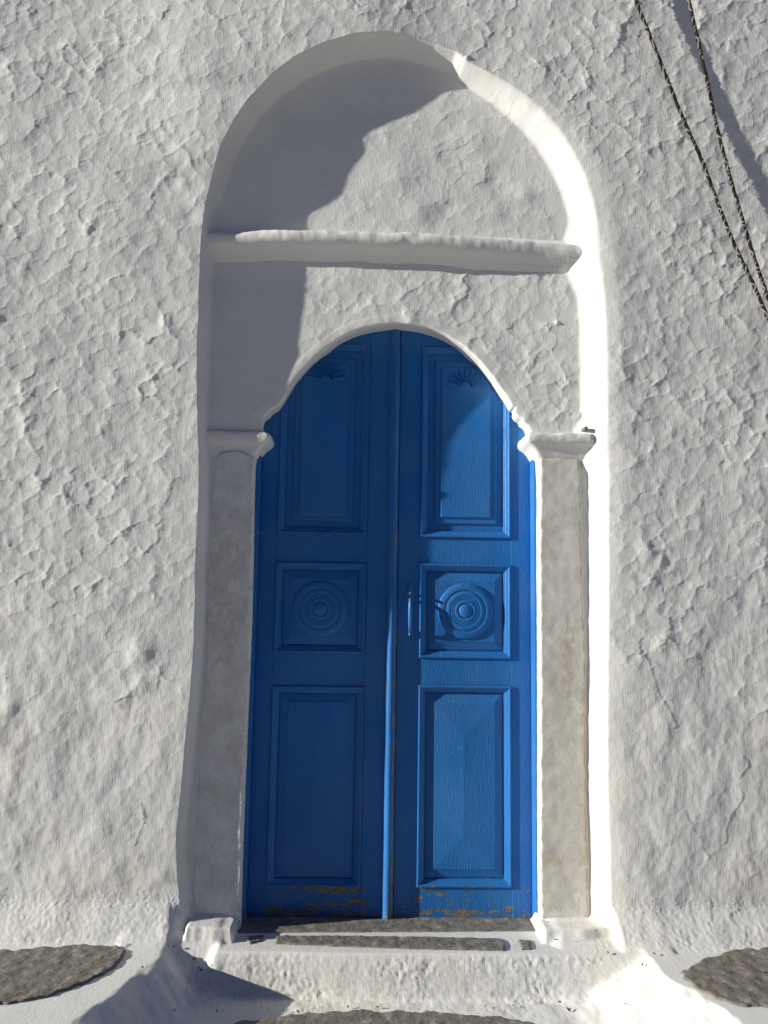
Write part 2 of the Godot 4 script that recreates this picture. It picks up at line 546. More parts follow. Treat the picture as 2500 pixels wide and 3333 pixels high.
# brush marks running down, fine grain and pimples; one metre a side
func plaster_texture() -> ImageTexture:
	var size := 1024
	var streak := grey(noise(11, 5.5, 2), size, size, 8).get_data()
	var wide := grey(noise(12, 16.0, 2), size, size, 4).get_data()
	var grain := grey(noise(13, 4.0, 2), size, size).get_data()
	var out := PackedByteArray()
	out.resize(size * size)
	for k in size * size:
		out[k] = int(streak[k] * 0.27 + wide[k] * 0.16 + grain[k] * 0.22)
	rng.seed = 5
	for k in 2200:
		var cx := rng.randi() % size
		var cy := rng.randi() % size
		var r := 1.3 + 2.4 * pow(rng.randf(), 3.0)
		var h := rng.randf_range(40, 130)
		for j in range(-6, 7):
			for i in range(-6, 7):
				var q := (i * i + j * j) / (r * r)
				if q < 3.0:
					var at := ((cy + j + size) % size) * size + (cx + i + size) % size
					out[at] = mini(255, out[at] + int(h * exp(-q * 1.3)))
	return ImageTexture.create_from_image(Image.create_from_data(size, size, false, Image.FORMAT_L8, out))


func grain_texture(s: int, size_px: float, octaves: int, stretch := 1, size := 512) -> ImageTexture:
	return ImageTexture.create_from_image(grey(noise(s, size_px, octaves), size, size, stretch))


func color_texture(s: int, size_px: float, octaves: int, ramp: Array, stretch := 1, size := 512) -> ImageTexture:
	var g := grey(noise(s, size_px, octaves), size, size, stretch)
	var d := g.get_data()
	var table := []
	for k in 256:
		var t := k / 255.0 * (ramp.size() - 1)
		var i := mini(int(t), ramp.size() - 2)
		var c: Color = (ramp[i] as Color).lerp(ramp[i + 1], t - i).linear_to_srgb()
		table.append([int(c.r * 255), int(c.g * 255), int(c.b * 255)])
	var out := PackedByteArray()
	out.resize(size * size * 3)
	for k in size * size:
		var c: Array = table[d[k]]
		out[k * 3] = c[0]; out[k * 3 + 1] = c[1]; out[k * 3 + 2] = c[2]
	return ImageTexture.create_from_image(Image.create_from_data(size, size, false, Image.FORMAT_RGB8, out))


# blue paint over the whole door, 2 mm a pixel, worn through to grey wood at the foot, along the meeting edge and in cracks
func paint_texture() -> ImageTexture:
	var w := 700
	var h := 1400
	var fade := noise(21, 0.5, 3)
	var fine := noise(22, 0.022, 3)
	var wear := noise(23, 0.045, 4)
	var wood := noise(24, 0.006, 2)
	var data := PackedByteArray()
	data.resize(w * h * 3)
	for j in h:
		var y := 2.35 - 2.4 * (j + 0.5) / h
		for i in w:
			var x := -0.6 + 1.2 * (i + 0.5) / w
			var t := 1.0 + 0.15 * fade.get_noise_2d(x, y * 0.5) + 0.07 * fine.get_noise_2d(x * 2.2, y * 0.35)
			var pale := clampf(0.03 + 0.03 * smooth(1.0, 0.2, y) + 0.09 * fade.get_noise_2d(x * 1.6 + 9.0, y * 1.2), 0.0, 0.2)
			var r := (0.022 * t) * (1 - pale) + 0.24 * pale
			var g := (0.158 * t) * (1 - pale) + 0.36 * pale
			var b := (0.455 * t) * (1 - pale) + 0.55 * pale
			var bare := -1.0
			if y < 0.15:
				# the bottom rails flake lengthwise, most at the very foot
				var rag := wear.get_noise_2d(x * 0.9 + (3.0 if x > 0.02 else 0.0), y * 2.6)
				bare = rag - lerpf(0.16, 0.5, smooth(0.004, 0.05, y))
				for p in [[-0.225, 0.107, 0.12, 0.011], [-0.17, 0.101, 0.05, 0.016], [-0.12, 0.062, 0.035, 0.013], [-0.20, 0.05, 0.09, 0.006], [-0.27, 0.03, 0.06, 0.006], [-0.42, 0.03, 0.05, 0.012], [-0.35, 0.014, 0.09, 0.01], [-0.15, 0.016, 0.07, 0.012], [-0.09, 0.02, 0.012, 0.02], [0.14, 0.111, 0.035, 0.010], [0.195, 0.088, 0.035, 0.006], [0.118, 0.072, 0.012, 0.013], [0.135, 0.025, 0.04, 0.008], [0.275, 0.026, 0.085, 0.008], [0.27, 0.015, 0.02, 0.012], [0.39, 0.026, 0.035, 0.005], [0.455, 0.035, 0.016, 0.013], [0.31, 0.113, 0.03, 0.005]]:
					var ux: float = (x - p[0]) / p[2]
					var uy: float = (y - p[1]) / p[3]
					bare = maxf(bare, 0.36 - 0.36 * (ux * ux + uy * uy) + rag * 0.75)
			elif absf(y - 0.97) < 0.02 or absf(y - 1.435) < 0.012 or absf(y - 0.85) < 0.01:
				bare = wear.get_noise_2d(x * 0.8, y * 3.0) - (0.44 if x < 0.0 else 0.6)
			if x > 0.011 and x < 0.024:
				bare = maxf(bare, wear.get_noise_2d(x * 4.0, y * 0.5) - lerpf(-0.12, 0.3, smooth(0.2, 1.6, y)))
			if y > 0.55 and y < 0.8 and absf(x - 0.27) < 0.09:
				bare = maxf(bare, wear.get_noise_2d(x * 2.0 + 5.0, y * 1.2) - 0.52)
			if bare > 0.0:
				var u := clampf(0.5 + 0.9 * wood.get_noise_2d(x * 0.25, y * 3.0), 0.0, 1.0)
				r = lerpf(0.10, 0.32, u); g = lerpf(0.088, 0.275, u); b = lerpf(0.07, 0.205, u)
			elif bare > -0.03:
				r *= 0.6; g *= 0.6; b *= 0.6
			var c := Color(r, g, b).linear_to_srgb()
			var k := (j * w + i) * 3
			data[k] = int(clampf(c.r, 0, 1) * 255); data[k + 1] = int(clampf(c.g, 0, 1) * 255); data[k + 2] = int(clampf(c.b, 0, 1) * 255)
	return ImageTexture.create_from_image(Image.create_from_data(w, h, false, Image.FORMAT_RGB8, data))


# brush marks down the boards and a few long splits, on the door's own coordinates
func paint_relief() -> ImageTexture:
	var w := 1024
	var h := 2048
	var a := grey(noise(41, 5.0, 2), w, h, 16).get_data()
	var b := grey(noise(42, 9.0, 3), w, h, 2).get_data()
	var out := PackedByteArray()
	out.resize(w * h)
	for k in w * h: out[k] = 60 + int(a[k] * 0.28 + b[k] * 0.3)
	rng.seed = 12
	for s in [[-0.30, 0.17, 0.76], [-0.225, 0.55, 0.80], [-0.33, 0.3, 0.6], [-0.19, 0.16, 0.45], [0.26, 0.15, 0.24], [0.30, 0.5, 0.72], [0.35, 0.3, 0.5], [-0.085, 0.0, 0.2], [-0.06, 0.3, 0.7], [0.49, 0.0, 0.10], [0.08, 0.1, 0.4], [-0.05, 0.0, 0.08], [0.5, 0.2, 0.34], [0.24, 1.56, 1.66], [-0.36, 1.75, 1.95], [-0.20, 1.55, 1.8]]:
		var x := (s[0] + 0.6) / 1.2 * w as float
		for j in range(int((1.0 - (s[2] + 0.05) / 2.4) * h), int((1.0 - (s[1] + 0.05) / 2.4) * h)):
			x += rng.randf_range(-0.45, 0.45)
			for i in range(-3, 4):
				var at: int = j * w + int(x) + i
				out[at] = maxi(0, out[at] - int(60.0 * exp(-i * i * 0.6))) if i <= 0 else mini(255, out[at] + int(26.0 * exp(-i * i * 0.25)))
	for k in 500:   # blisters and drips
		var cx := rng.randi_range(8, w - 9); var cy := rng.randi_range(20, h - 20)
		var r := rng.randf_range(1.2, 3.2); var l := rng.randf_range(1.0, 4.0); var up := rng.randf_range(10, 45)
		for j in range(-14, 15):
			for i in range(-5, 6):
				var q := i * i / (r * r) + j * j / (r * r * l * l)
				if q < 3.0:
					var at := (cy + j) * w + cx + i
					out[at] = mini(255, out[at] + int(up * exp(-q)))
	return ImageTexture.create_from_image(Image.create_from_data(w, h, false, Image.FORMAT_L8, out))


func make_materials() -> void:
	var skin := plaster_texture()
	M.plaster = mat(Color.WHITE, 0.9)
	M.plaster.vertex_color_use_as_albedo = true
	bump(M.plaster, skin, 0.115, Vector3(1, 1, 1))
	M.whitewash = mat(srgb(0.79, 0.78, 0.755), 0.9)
	bump(M.whitewash, skin, 0.05, Vector3(1, 1, 1))
	M.jamb = mat(Color.WHITE, 0.85)
	M.jamb.albedo_texture = color_texture(51, 13, 4, [Color(0.63, 0.6, 0.54), Color(0.75, 0.72, 0.65), Color(0.77, 0.74, 0.675), Color(0.88, 0.85, 0.79)])
	M.jamb.vertex_color_use_as_albedo = true
	bump(M.jamb, grain_texture(52, 6, 4), 0.07, Vector3(2, 2, 2))
	M.pale_jamb = mat(Color.WHITE, 0.85)
	M.pale_jamb.albedo_texture = color_texture(56, 14, 4, [Color(0.68, 0.67, 0.63), Color(0.86, 0.85, 0.80), Color(0.9, 0.89, 0.85), Color(0.99, 0.98, 0.95)])
	M.pale_jamb.vertex_color_use_as_albedo = true
	bump(M.pale_jamb, grain_texture(57, 9, 4), 0.06, Vector3(1.6, 1.6, 1.6))
	M.slate = mat(Color.WHITE, 0.8)
	M.slate.albedo_texture = color_texture(53, 60, 5, [Color(0.10, 0.09, 0.075), Color(0.19, 0.172, 0.145), Color(0.22, 0.2, 0.17), Color(0.40, 0.37, 0.32)])
	bump(M.slate, grain_texture(54, 22, 5), 0.13, Vector3(2.2, 2.2, 2.2))
	M.paint = mat(Color.WHITE, 0.42)
	M.paint.metallic_specular = 0.3
	M.paint.albedo_texture = paint_texture()
	bump(M.paint, paint_relief(), 0.17, Vector3.ONE, false)
	M.dark_rope = mat(srgb(0.016, 0.013, 0.011), 0.9)
	M.pale_rope = mat(srgb(0.24, 0.215, 0.18), 0.9)
	M.iron = mat(srgb(0.16, 0.155, 0.15), 0.6)
	M.hardware = mat(srgb(0.03, 0.16, 0.42), 0.35)
	M.worn_metal = mat(srgb(0.5, 0.5, 0.48), 0.35)
	M.worn_metal.metallic = 0.8
	M.debris = mat(srgb(0.05, 0.035, 0.025), 0.9)
	M.ground = mat(Color.WHITE, 0.9)
	M.ground.albedo_texture = color_texture(55, 60, 5, [Color(0.35, 0.335, 0.31), Color(0.46, 0.445, 0.415), Color(0.55, 0.535, 0.505)])
	bump(M.ground, grain_texture(54, 22, 5), 0.5, Vector3(0.5, 0.5, 0.5))


# ---------------------------------------------------------------- the wall
func spaced(points: Array) -> PackedFloat32Array:
	var out := PackedFloat32Array()
	for k in points.size() - 1:
		var n: int = roundi(absf(points[k + 1][0] - points[k][0]) / points[k][1])
		for i in n: out.append(lerpf(points[k][0], points[k + 1][0], float(i) / n))
	out.append(points[-1][0])
	return out


func plaster_color(x: float, y: float, low: float) -> Color:
	var t := tint_noise.get_noise_2d(x, y)
	var u := tint_noise.get_noise_2d(x * 3.0 + 7.0, y * 3.0)
	var warm := clampf((low + 0.12) * (0.45 + 1.5 * t) + 0.3 * u, 0.0, 1.0)
	var k := 0.79 * (1.0 + 0.065 * t + 0.05 * u)
	var c := Color(k * 0.985, k * lerpf(0.99, 0.955, warm), k * lerpf(0.965, 0.885, warm))
	if y < 0.1:   # grit and splashes along the foot
		var g := rough_noise.get_noise_2d(x * 2.2, y * 2.2)
		c = c.lerp(Color(0.5, 0.42, 0.33), clampf(g * 1.5 - 0.15, 0.0, 0.55) * smooth(0.1, 0.03, y))
	return c


func build_wall(root: Node3D) -> void:
	var xs := spaced([[-4.5, 0.1], [-2.1, 0.02], [-1.62, 0.0045], [-0.80, 0.003], [-0.44, 0.0042], [0.44, 0.003], [0.80, 0.0045], [1.56, 0.02], [2.1, 0.1], [4.5, 0.1]])
	var ys := spaced([[0.10, 0.004], [3.70, 0.02], [4.0, 0.1], [5.2, 0.1]])
	var nx := xs.size()
	var ny := ys.size()
	var v := PackedVector3Array(); v.resize(nx * ny)
	var n := PackedVector3Array(); n.resize(nx * ny)
	var col := PackedColorArray(); col.resize(nx * ny)
	for j in ny:
		var y := ys[j]
		var low := smooth(1.4, 0.1, y) * 0.7
		for i in nx:
			var x := xs[i]
			v[j * nx + i] = Vector3(x, y, wall_z(x, y))
			col[j * nx + i] = plaster_color(x, y, low)
	for j in ny:
		var jd := maxi(j - 1, 0); var ju := mini(j + 1, ny - 1)
		for i in nx:
			var il := maxi(i - 1, 0); var ir := mini(i + 1, nx - 1)
			var gx := (v[j * nx + ir].z - v[j * nx + il].z) / (xs[ir] - xs[il])
			var gy := (v[ju * nx + i].z - v[jd * nx + i].z) / (ys[ju] - ys[jd])
			n[j * nx + i] = Vector3(-gx, -gy, 1.0).normalized()
	# the outer border turns back into the building
	for j in ny:
		v[j * nx].z = -0.8; v[j * nx + nx - 1].z = -0.8
	for i in nx: v[(ny - 1) * nx + i].z = -0.8
	var idx := PackedInt32Array(); idx.resize((nx - 1) * (ny - 1) * 6)
	var k := 0
	for j in ny - 1:
		for i in nx - 1:
			var a := j * nx + i
			idx[k] = a; idx[k + 1] = a + nx; idx[k + 2] = a + nx + 1
			idx[k + 3] = a; idx[k + 4] = a + nx + 1; idx[k + 5] = a + 1
			k += 6
	obj("plaster", pack(v, n, idx, false, col), M.plaster, root)


# the rounded white edge of the doorway and its return to the door
func build_reveal(root: Node3D) -> void:
	var o := pairs(OPENING)
	for pass_ in 2:   # corner cutting
		var c := PackedVector2Array([o[0]])
		for k in o.size() - 1:
			c.append(o[k].lerp(o[k + 1], 0.25))
			c.append(o[k].lerp(o[k + 1], 0.75))
		c.append(o[-1])
		o = c
	var line := PackedVector2Array()
	for k in o.size() - 1:
		var parts := maxi(1, int(o[k].distance_to(o[k + 1]) / 0.006))
		for i in parts: line.append(o[k].lerp(o[k + 1], float(i) / parts))
	var wob := noise(66, 0.09, 3)
	var rows := []
	for q in [[-0.044, -0.0012], [-0.036, 0.0002], [-0.031, 0.0003], [-0.026, 0.0003], [-0.021, 0.0003], [-0.016, 0.0002], [-0.011, 0.0], [-0.007, -0.0003], [-0.004, -0.0008], [-0.0014, -0.002], [0.0006, -0.0045], [0.0014, -0.009], [0.0012, -0.02], [-1.0, -0.19]]:
		var r := PackedVector3Array()
		for k in line.size():
			var t := (line[mini(k + 3, line.size() - 1)] - line[maxi(k - 3, 0)]).normalized()
			var w := 0.0014 * wob.get_noise_2d(line[k].x * 1.5, line[k].y * 1.5)
			var off: float = q[0] + w
			if q[0] < -0.5: off = lerpf(-0.012, -0.026, smooth(1.75, 2.05, line[k].y))   # the return splays back
			var p: Vector2 = line[k] + Vector2(t.y, -t.x) * off
			var rl := sample(relief, RX, RY, (p.x + 1.8) / RSTEP, (p.y + 0.4) / RSTEP)
			r.append(Vector3(p.x, p.y, niche_face(p.x, p.y, rl) + q[1]))
		rows.append(r)
	obj("arch_reveal", sheet(rows, Vector3(0, 0, 1)), M.whitewash, root)


func build_ledge(root: Node3D) -> void:
	var profile := [[0.03, -0.012], [0.014, 0.006], [0.005, 0.026], [0.0, 0.046], [-0.006, 0.058], [-0.018, 0.065], [-0.030, 0.067], [-0.044, 0.064], [-0.056, 0.056], [-0.067, 0.043], [-0.078, 0.028], [-0.090, 0.015], [-0.104, 0.005], [-0.120, -0.014]]
	var a := noise(61, 0.14, 3)
	var b := noise(62, 0.3, 2)
	var rows := []
	var steps := 260
	for k in steps + 1:
		var x := lerpf(-0.745, 0.735, float(k) / steps)
		var top := 2.594 - 0.012 * smooth(0.1, 0.7, x) - 0.012 * smooth(-0.5, -0.62, x) + 0.005 * b.get_noise_2d(x, 0) + 0.004 * exp(-pow((x - 0.035) / 0.02, 2.0))
		var full := lerpf(0.78, 1.0, smooth(-0.70, -0.35, x)) * (1.0 - 0.52 * smooth(0.1, 0.74, x))
		var r := PackedVector3Array()
		for q in profile.size():
			var p: Array = profile[q]
			var wob := 0.0022 * a.get_noise_2d(x, q * 0.05) + 0.0012 * a.get_noise_2d(x * 2.5, q * 0.03)
			r.append(Vector3(x, top + p[0] * (0.96 + 0.05 * b.get_noise_2d(x, 4.0)) + wob, NICHE_Z + p[1] * full + wob * (1.5 if q > 2 else 0.3)))
		rows.append(r)
	obj("ledge", sheet(rows, Vector3(0, 0, 1)), M.whitewash, root)


# an impost block: its moulding returns from the front round into the doorway
func build_capital(root: Node3D, xi: float, xo: float, side: float, front: float, rise: float) -> void:
	var profile := [[1.803, -0.02], [1.808, 0.03], [1.805, 0.048], [1.797, 0.057], [1.787, 0.060], [1.776, 0.0585], [1.768, 0.053], [1.762, 0.044], [1.754, 0.033], [1.742, 0.022], [1.728, 0.013], [1.716, 0.006], [1.706, -0.006], [1.704, -0.03]]
	var a := noise(65 + int(side), 0.06, 3)
	var rows := []
	for q in profile:
		var o: float = q[1]
		var y: float = q[0] + rise
		var ex := xi + side * o * 0.98
		var fz := front + o * (0.28 if side > 0.0 else 0.74)
		var r := PackedVector3Array()
		var c := 0.016
		for k in 26:
			var t := k / 25.0
			r.append(Vector3(lerpf(xo, ex - side * c, t), y, lerpf(front - 0.012, fz, smooth(0.02, 0.12, t))))
		for k in range(1, 7):
			var w := PI / 2 * k / 6
			r.append(Vector3(ex - side * c + side * c * sin(w), y, fz - c + c * cos(w)))
		for k in range(1, 12): r.append(Vector3(ex, y, lerpf(fz - c, -0.24, k / 11.0)))
		for k in r.size():
			var p := r[k]
			var w := 0.004 * a.get_noise_3d(p.x, p.y, p.z) + 0.002 * a.get_noise_3d(p.x * 3, p.y * 3, p.z * 3)
			r[k] = p + Vector3(side * w, w, w)
		rows.append(r)
	obj("capital", sheet(rows, Vector3(side, 0, 1)), M.whitewash, root)


# ---------------------------------------------------------------- the pavement at the foot of the wall
func lip_left(z: float) -> float:
	return -0.765 - 0.11 * smooth(0.1, 0.5, z) - 0.10 * smooth(0.4, 1.0, z)


func lip_right(z: float) -> float:
	return 0.872 + 0.10 * smooth(0.2, 0.5, z) + 0.10 * smooth(0.45, 1.0, z)


func tread(x: float, z: float) -> float:
	var n := lump_noise.get_noise_2d(x, z)
	var deep := STEP_Y - 0.05
	var left := lerpf(deep, 0.004, smooth(0.2, -0.005, x - lip_left(z) - 0.02 * n))
	var right := lerpf(deep, 0.004, clampf((x + 0.02 * n - lip_right(z) + 0.33) / 0.33, 0.0, 1.0))
	var wide := (0.95 if x > 0.0 else 0.575) + 0.012 * n
	var sill := lerpf(deep, 0.002, smooth(0.15, 0.088, z + 0.0015 * n + 0.012 * smooth(0.0, -0.5, x)) * smooth(wide + 0.1, wide, absf(x)))
	var foot := deep
	for b in [[-0.705, -0.532], [0.536, 0.80]]:
		var inx: float = smooth(-0.02, 0.008, x - b[0]) * smooth(-0.018, 0.01, b[1] - x)
		foot = maxf(foot, lerpf(deep, 0.047, inx * smooth(0.045 if x > 0 else 0.035, 0.005, z + 0.01 * n)))
	# plaster fillets between the jambs' feet and the benches
	var fill := lerpf(deep, 0.02, smooth(0.21, -0.02, z) * smooth(0.48, 0.6, absf(x)) * smooth(1.0, 0.9, absf(x)))
	var y := smax(maxf(left, right), smax(sill, foot, 0.03), 0.03)
	return smax(smax(y, fill, 0.06), STEP_Y - 0.003 + 0.003 * n, 0.03)


func ground_solid(x: float, y: float, z: float) -> float:
	var wz := wall_z(x, y) if z < 0.2 else 0.0
	return smin(y - tread(x, z), z - wz, 0.03) if z < 0.2 else y - tread(x, z)


func build_pavement() -> MeshInstance3D:
	var xs := spaced([[-4.5, 0.15], [-2.1, 0.03], [-1.6, 0.006], [1.6, 0.03], [2.1, 0.15], [4.5, 0.15]])
	var ws := spaced([[0.135, 0.0052], [-0.42, 0.012], [-0.75, 0.012]])
	var d := Vector3(0, -0.70711, -0.70711)
	var rows := []
	for w in ws:
		var r := PackedVector3Array()
		for x in xs:
			# walk down at 45 degrees towards the wall until the whitewash is met
			var o := Vector3(x, w * 0.70711, -w * 0.70711)
			var hi := absf(w) + 0.25
			var lo := absf(w) - 0.35
			for k in 10:
				var t := (hi + lo) * 0.5
				var p := o - d * t
				if ground_solid(p.x, p.y, p.z) < 0.0: lo = t
				else: hi = t
			var t := (hi + lo) * 0.5
			var p := o - d * t
			var q := 1.1 * rough_noise.get_noise_3d(p.x * 1.5, p.y * 1.9, p.z * 1.5) + 0.6 * lump_noise.get_noise_3d(p.x * 2.5, p.y * 2.5, p.z * 2.5)
			var flat := smooth(0.0, 0.012, absf(p.y)) * (0.85 if p.y < 0.0 else 0.35) + 0.15
			r.append(o - d * (t + smooth(0.14, 0.03, p.y) * (0.0016 + 0.0024 * smooth(-0.1, 0.35, lump_noise.get_noise_3d(p.x * 0.6, p.y, p.z))) * q * flat))
		rows.append(r)
	var col := PackedColorArray()
	var spots := []
	rng.seed = 44
	for c in [[0.585, -0.10, 0.11], [0.50, -0.115, 0.14], [-0.60, -0.07, 0.12], [-0.68, -0.11, 0.18], [0.34, -0.11, 0.125], [0.44, -0.118, 0.17], [0.66, -0.04, 0.09], [0.77, -0.1, 0.2], [-0.88, 0.004, 0.05]]:
		spots.append([c[0], c[1], c[2], rng.randf_range(0.006, 0.012)])
	for r in rows:
		for p in r:
			var c := plaster_color(p.x, p.y + p.z, 0.9)
			for s in spots:
				var q: float = (pow(p.x - s[0], 2.0) + pow((p.y - s[1]) * 0.6, 2.0) + pow(p.z - s[2], 2.0)) / (s[3] * s[3]) + rough_noise.get_noise_3d(p.x * 2.0, p.y * 2.0, p.z * 2.0) * 1.6
				if q < 0.8: c = c.lerp(Color(0.2, 0.1, 0.06), 0.75)
			col.append(c)
	var o := obj("pavement", sheet(rows, Vector3(0, 1, 1), false, col), M.plaster, self)
	tag(o, "whitewashed masonry of the landing and low step at the foot of the wall", "pavement", "", "structure")
	var flags := obj("paving_stone", slab(STONE_L, 0.011, 0.03, 0.004, false, 0.007), M.slate, o)
	tag(flags, "grey brown flagstone on the left of the doorway")
	tag(obj("paving_stone", slab(STONE_R, 0.011, 0.03, 0.004, false, 0.007), M.slate, o), "grey brown flagstone on the right of the doorway")
	var outline := []
	for k in 40:
		var a := TAU * k / 40
		outline.append_array([-0.02 + 0.62 * cos(a), 0.50 + 0.285 * signf(sin(a)) * pow(absf(sin(a)), 0.75)])
	tag(obj("step_stone", slab(outline, STEP_Y + 0.011, 0.03, 0.003, false, 0.007), M.slate, o), "long rounded stone set into the lower step")
	obj("threshold_stone", slab([-0.56, -0.24, 0.60, -0.24, 0.60, -0.087, 0.40, -0.084, 0.1, -0.076, -0.2, -0.07, -0.50, -0.062, -0.56, -0.062], 0.006, 0.03, 0.002), M.slate, o)
	obj("threshold_stone", slab([-0.395, -0.034, -0.19, -0.041, 0.10, -0.034, 0.395, -0.022, 0.404, 0.03, 0.39, 0.07, 0.09, 0.06, -0.19, 0.04, -0.39, 0.024], 0.007, 0.02, 0.003), M.slate, o)
	obj("threshold_stone", slab([-0.489, -0.035, -0.434, -0.045, -0.437, 0.003, -0.475, 0.026, -0.491, 0.006], 0.007, 0.02, 0.003), M.slate, o)
	obj("threshold_stone", slab([0.455, -0.012, 0.497, -0.012, 0.486, 0.062, 0.446, 0.066], 0.007, 0.02, 0.003), M.slate, o)
	return o


# ---------------------------------------------------------------- the door
func build_leaf(door: Node3D, x0: float, x1: float, mirror: bool, lit: String) -> Node3D:
	var leaf := Node3D.new()
	leaf.name = "door_leaf" if not mirror else "door_leaf_001"
	door.add_child(leaf, true)
	leaf.set_meta("label", lit)
	var z := DOOR_Z
	var back := z - 0.045
	# openings of the three panels, as the mouldings bound them
	var px0: float
	var px1: float
	var spans: Array
	if not mirror:
		px0 = -0.452; px1 = -0.101
		spans = [[0.112, 0.847], [0.971, 1.320], [1.430, 2.202]]
	else:
		px0 = 0.109; px1 = 0.467
		spans = [[0.113, 0.856], [0.958, 1.323], [1.426, 2.199]]
	obj("stile", board(x0, px0, 0.004, 2.30, back, z), M.paint, leaf)
	obj("stile", board(px1, x1, 0.004, 2.30, back, z), M.paint, leaf)
	var edges := [0.006, spans[0][0], spans[0][1], spans[1][0], spans[1][1], spans[2][0], spans[2][1], 2.30]
	for k in 4:
		obj("rail", board(px0, px1, edges[k * 2], edges[k * 2 + 1], back, z - 0.0012 + 0.0006 * (k % 2), 0.0015), M.paint, leaf)
	for k in 3:
		var y0: float = spans[k][0]
		var y1: float = spans[k][1]
		var b := Bag.new()
		rings(b, px0, px1, y0, y1, [[0.0, z - 0.002], [0.0, z + 0.004], [0.0015, z + 0.0065], [0.005, z + 0.0075], [0.009, z + 0.0065], [0.0115, z + 0.0035], [0.0125, z + 0.0005], [0.0155, z - 0.0005], [0.019, z - 0.0025], [0.022, z - 0.006], [0.0245, z - 0.0065], [0.0265, z - 0.008], [0.0275, z - 0.017]], false)
		obj("moulding", pack(b.v, b.n, b.idx, true), M.paint, leaf)
		var f := Bag.new()
		var i := 0.0275
		if k == 2:
			rings(f, px0 + i, px1 - i, y0 + i, y1 - i, [[0.0, z - 0.0165], [0.026, z - 0.0165], [0.0275, z - 0.0155], [0.030, z - 0.0105], [0.0325, z - 0.0095], [0.050, z - 0.0095], [0.052, z - 0.0085], [0.0545, z - 0.0035], [0.057, z - 0.0025]], true)
		else:
			rings(f, px0 + i, px1 - i, y0 + i, y1 - i, [[0.0, z - 0.0165], [0.004, z - 0.0165], [0.005, z - 0.0135], [0.0335, z - 0.0055], [0.0345, z - 0.004], [0.036, z - 0.0035]], k == 1)
			if k == 0:   # the lower field rises to an upright ridge, like a hipped roof
				var e := i + 0.036
				var a := Vector3(px0 + e, y0 + e, z - 0.0035); var b2 := Vector3(px1 - e, y0 + e, z - 0.0035)
				var c2 := Vector3(px1 - e, y1 - e, z - 0.0035); var d := Vector3(px0 + e, y1 - e, z - 0.0035)
				var mx := (px0 + px1) * 0.5 - 0.004
				var lo := Vector3(mx, y0 + e + 0.12, z + 0.0022); var hi := Vector3(mx, y1 - e - 0.13, z + 0.0022)
				var out := Vector3(0, 0, 1)
				f.quad(a, lo, hi, d, out)
				f.quad(b2, lo, hi, c2, out)
				f.quad(a, b2, lo, lo + (a - lo) * 0.5, out)
				f.quad(d, c2, hi, hi + (d - hi) * 0.5, out)
		obj("panel", pack(f.v, f.n, f.idx, true), M.paint, leaf)
	# turned rosette on the middle panel
	var cx := (px0 + px1) * 0.5
	var c := Vector3(cx, 1.141, z - 0.004)
	obj("rosette", lathe(c, [[0.1075, 0.0], [0.108, 0.0041], [0.106, 0.0068], [0.101, 0.0092], [0.093, 0.0109], [0.086, 0.0114], [0.0815, 0.0112], [0.08, 0.0085], [0.078, 0.0085], [0.0765, 0.0109], [0.07, 0.0126], [0.062, 0.0133], [0.0595, 0.0126], [0.0575, 0.0102], [0.0555, 0.0126], [0.053, 0.0133], [0.0505, 0.0109], [0.0485, 0.0133], [0.0465, 0.0136], [0.0445, 0.0112], [0.0425, 0.0136], [0.036, 0.0146], [0.031, 0.0143], [0.029, 0.0112], [0.027, 0.0112], [0.025, 0.0143], [0.021, 0.0164], [0.014, 0.0181], [0.007, 0.0188], [0.0005, 0.0191]]), M.paint, leaf)
	# carved half shell at the head of the upper panel
	var shell := Bag.new()
	var s := Vector3(cx + 0.0, 2.05 if not mirror else 2.036, z - 0.0024)
	for k in 9:
		var a := PI * (k + 0.5) / 9.0
		var w := PI / 9.0 * 0.36
		var r0 := 0.026
		var r1 := 0.072
		var l := PackedVector3Array([polar(s, r0, a - w, 0.0), polar(s, r0, a, 0.009), polar(s, r0, a + w, 0.0), polar(s, r1, a - w, 0.0), polar(s, r1 + 0.004, a, 0.012), polar(s, r1, a + w, 0.0), polar(s, r1 + 0.006, a, 0.0)])
		var out := Vector3(0, 0, 1)
		shell.quad(l[0], l[1], l[4], l[3], out)
		shell.quad(l[1], l[2], l[5], l[4], out)
		shell.quad(l[3], l[4], l[6], l[6] - (l[6] - l[3]) * 0.5, out)
		shell.quad(l[5], l[4], l[6], l[6] - (l[6] - l[5]) * 0.5, out)
		shell.quad(l[0], l[1], l[1], s + Vector3(cos(a) * 0.02, sin(a) * 0.02, 0.0), out)
	obj("shell_carving", pack(shell.v, shell.n, shell.idx, true), M.paint, leaf)
	return leaf


func polar(c: Vector3, r: float, ang: float, h: float) -> Vector3:
	return c + Vector3(cos(ang) * r, sin(ang) * r, h)


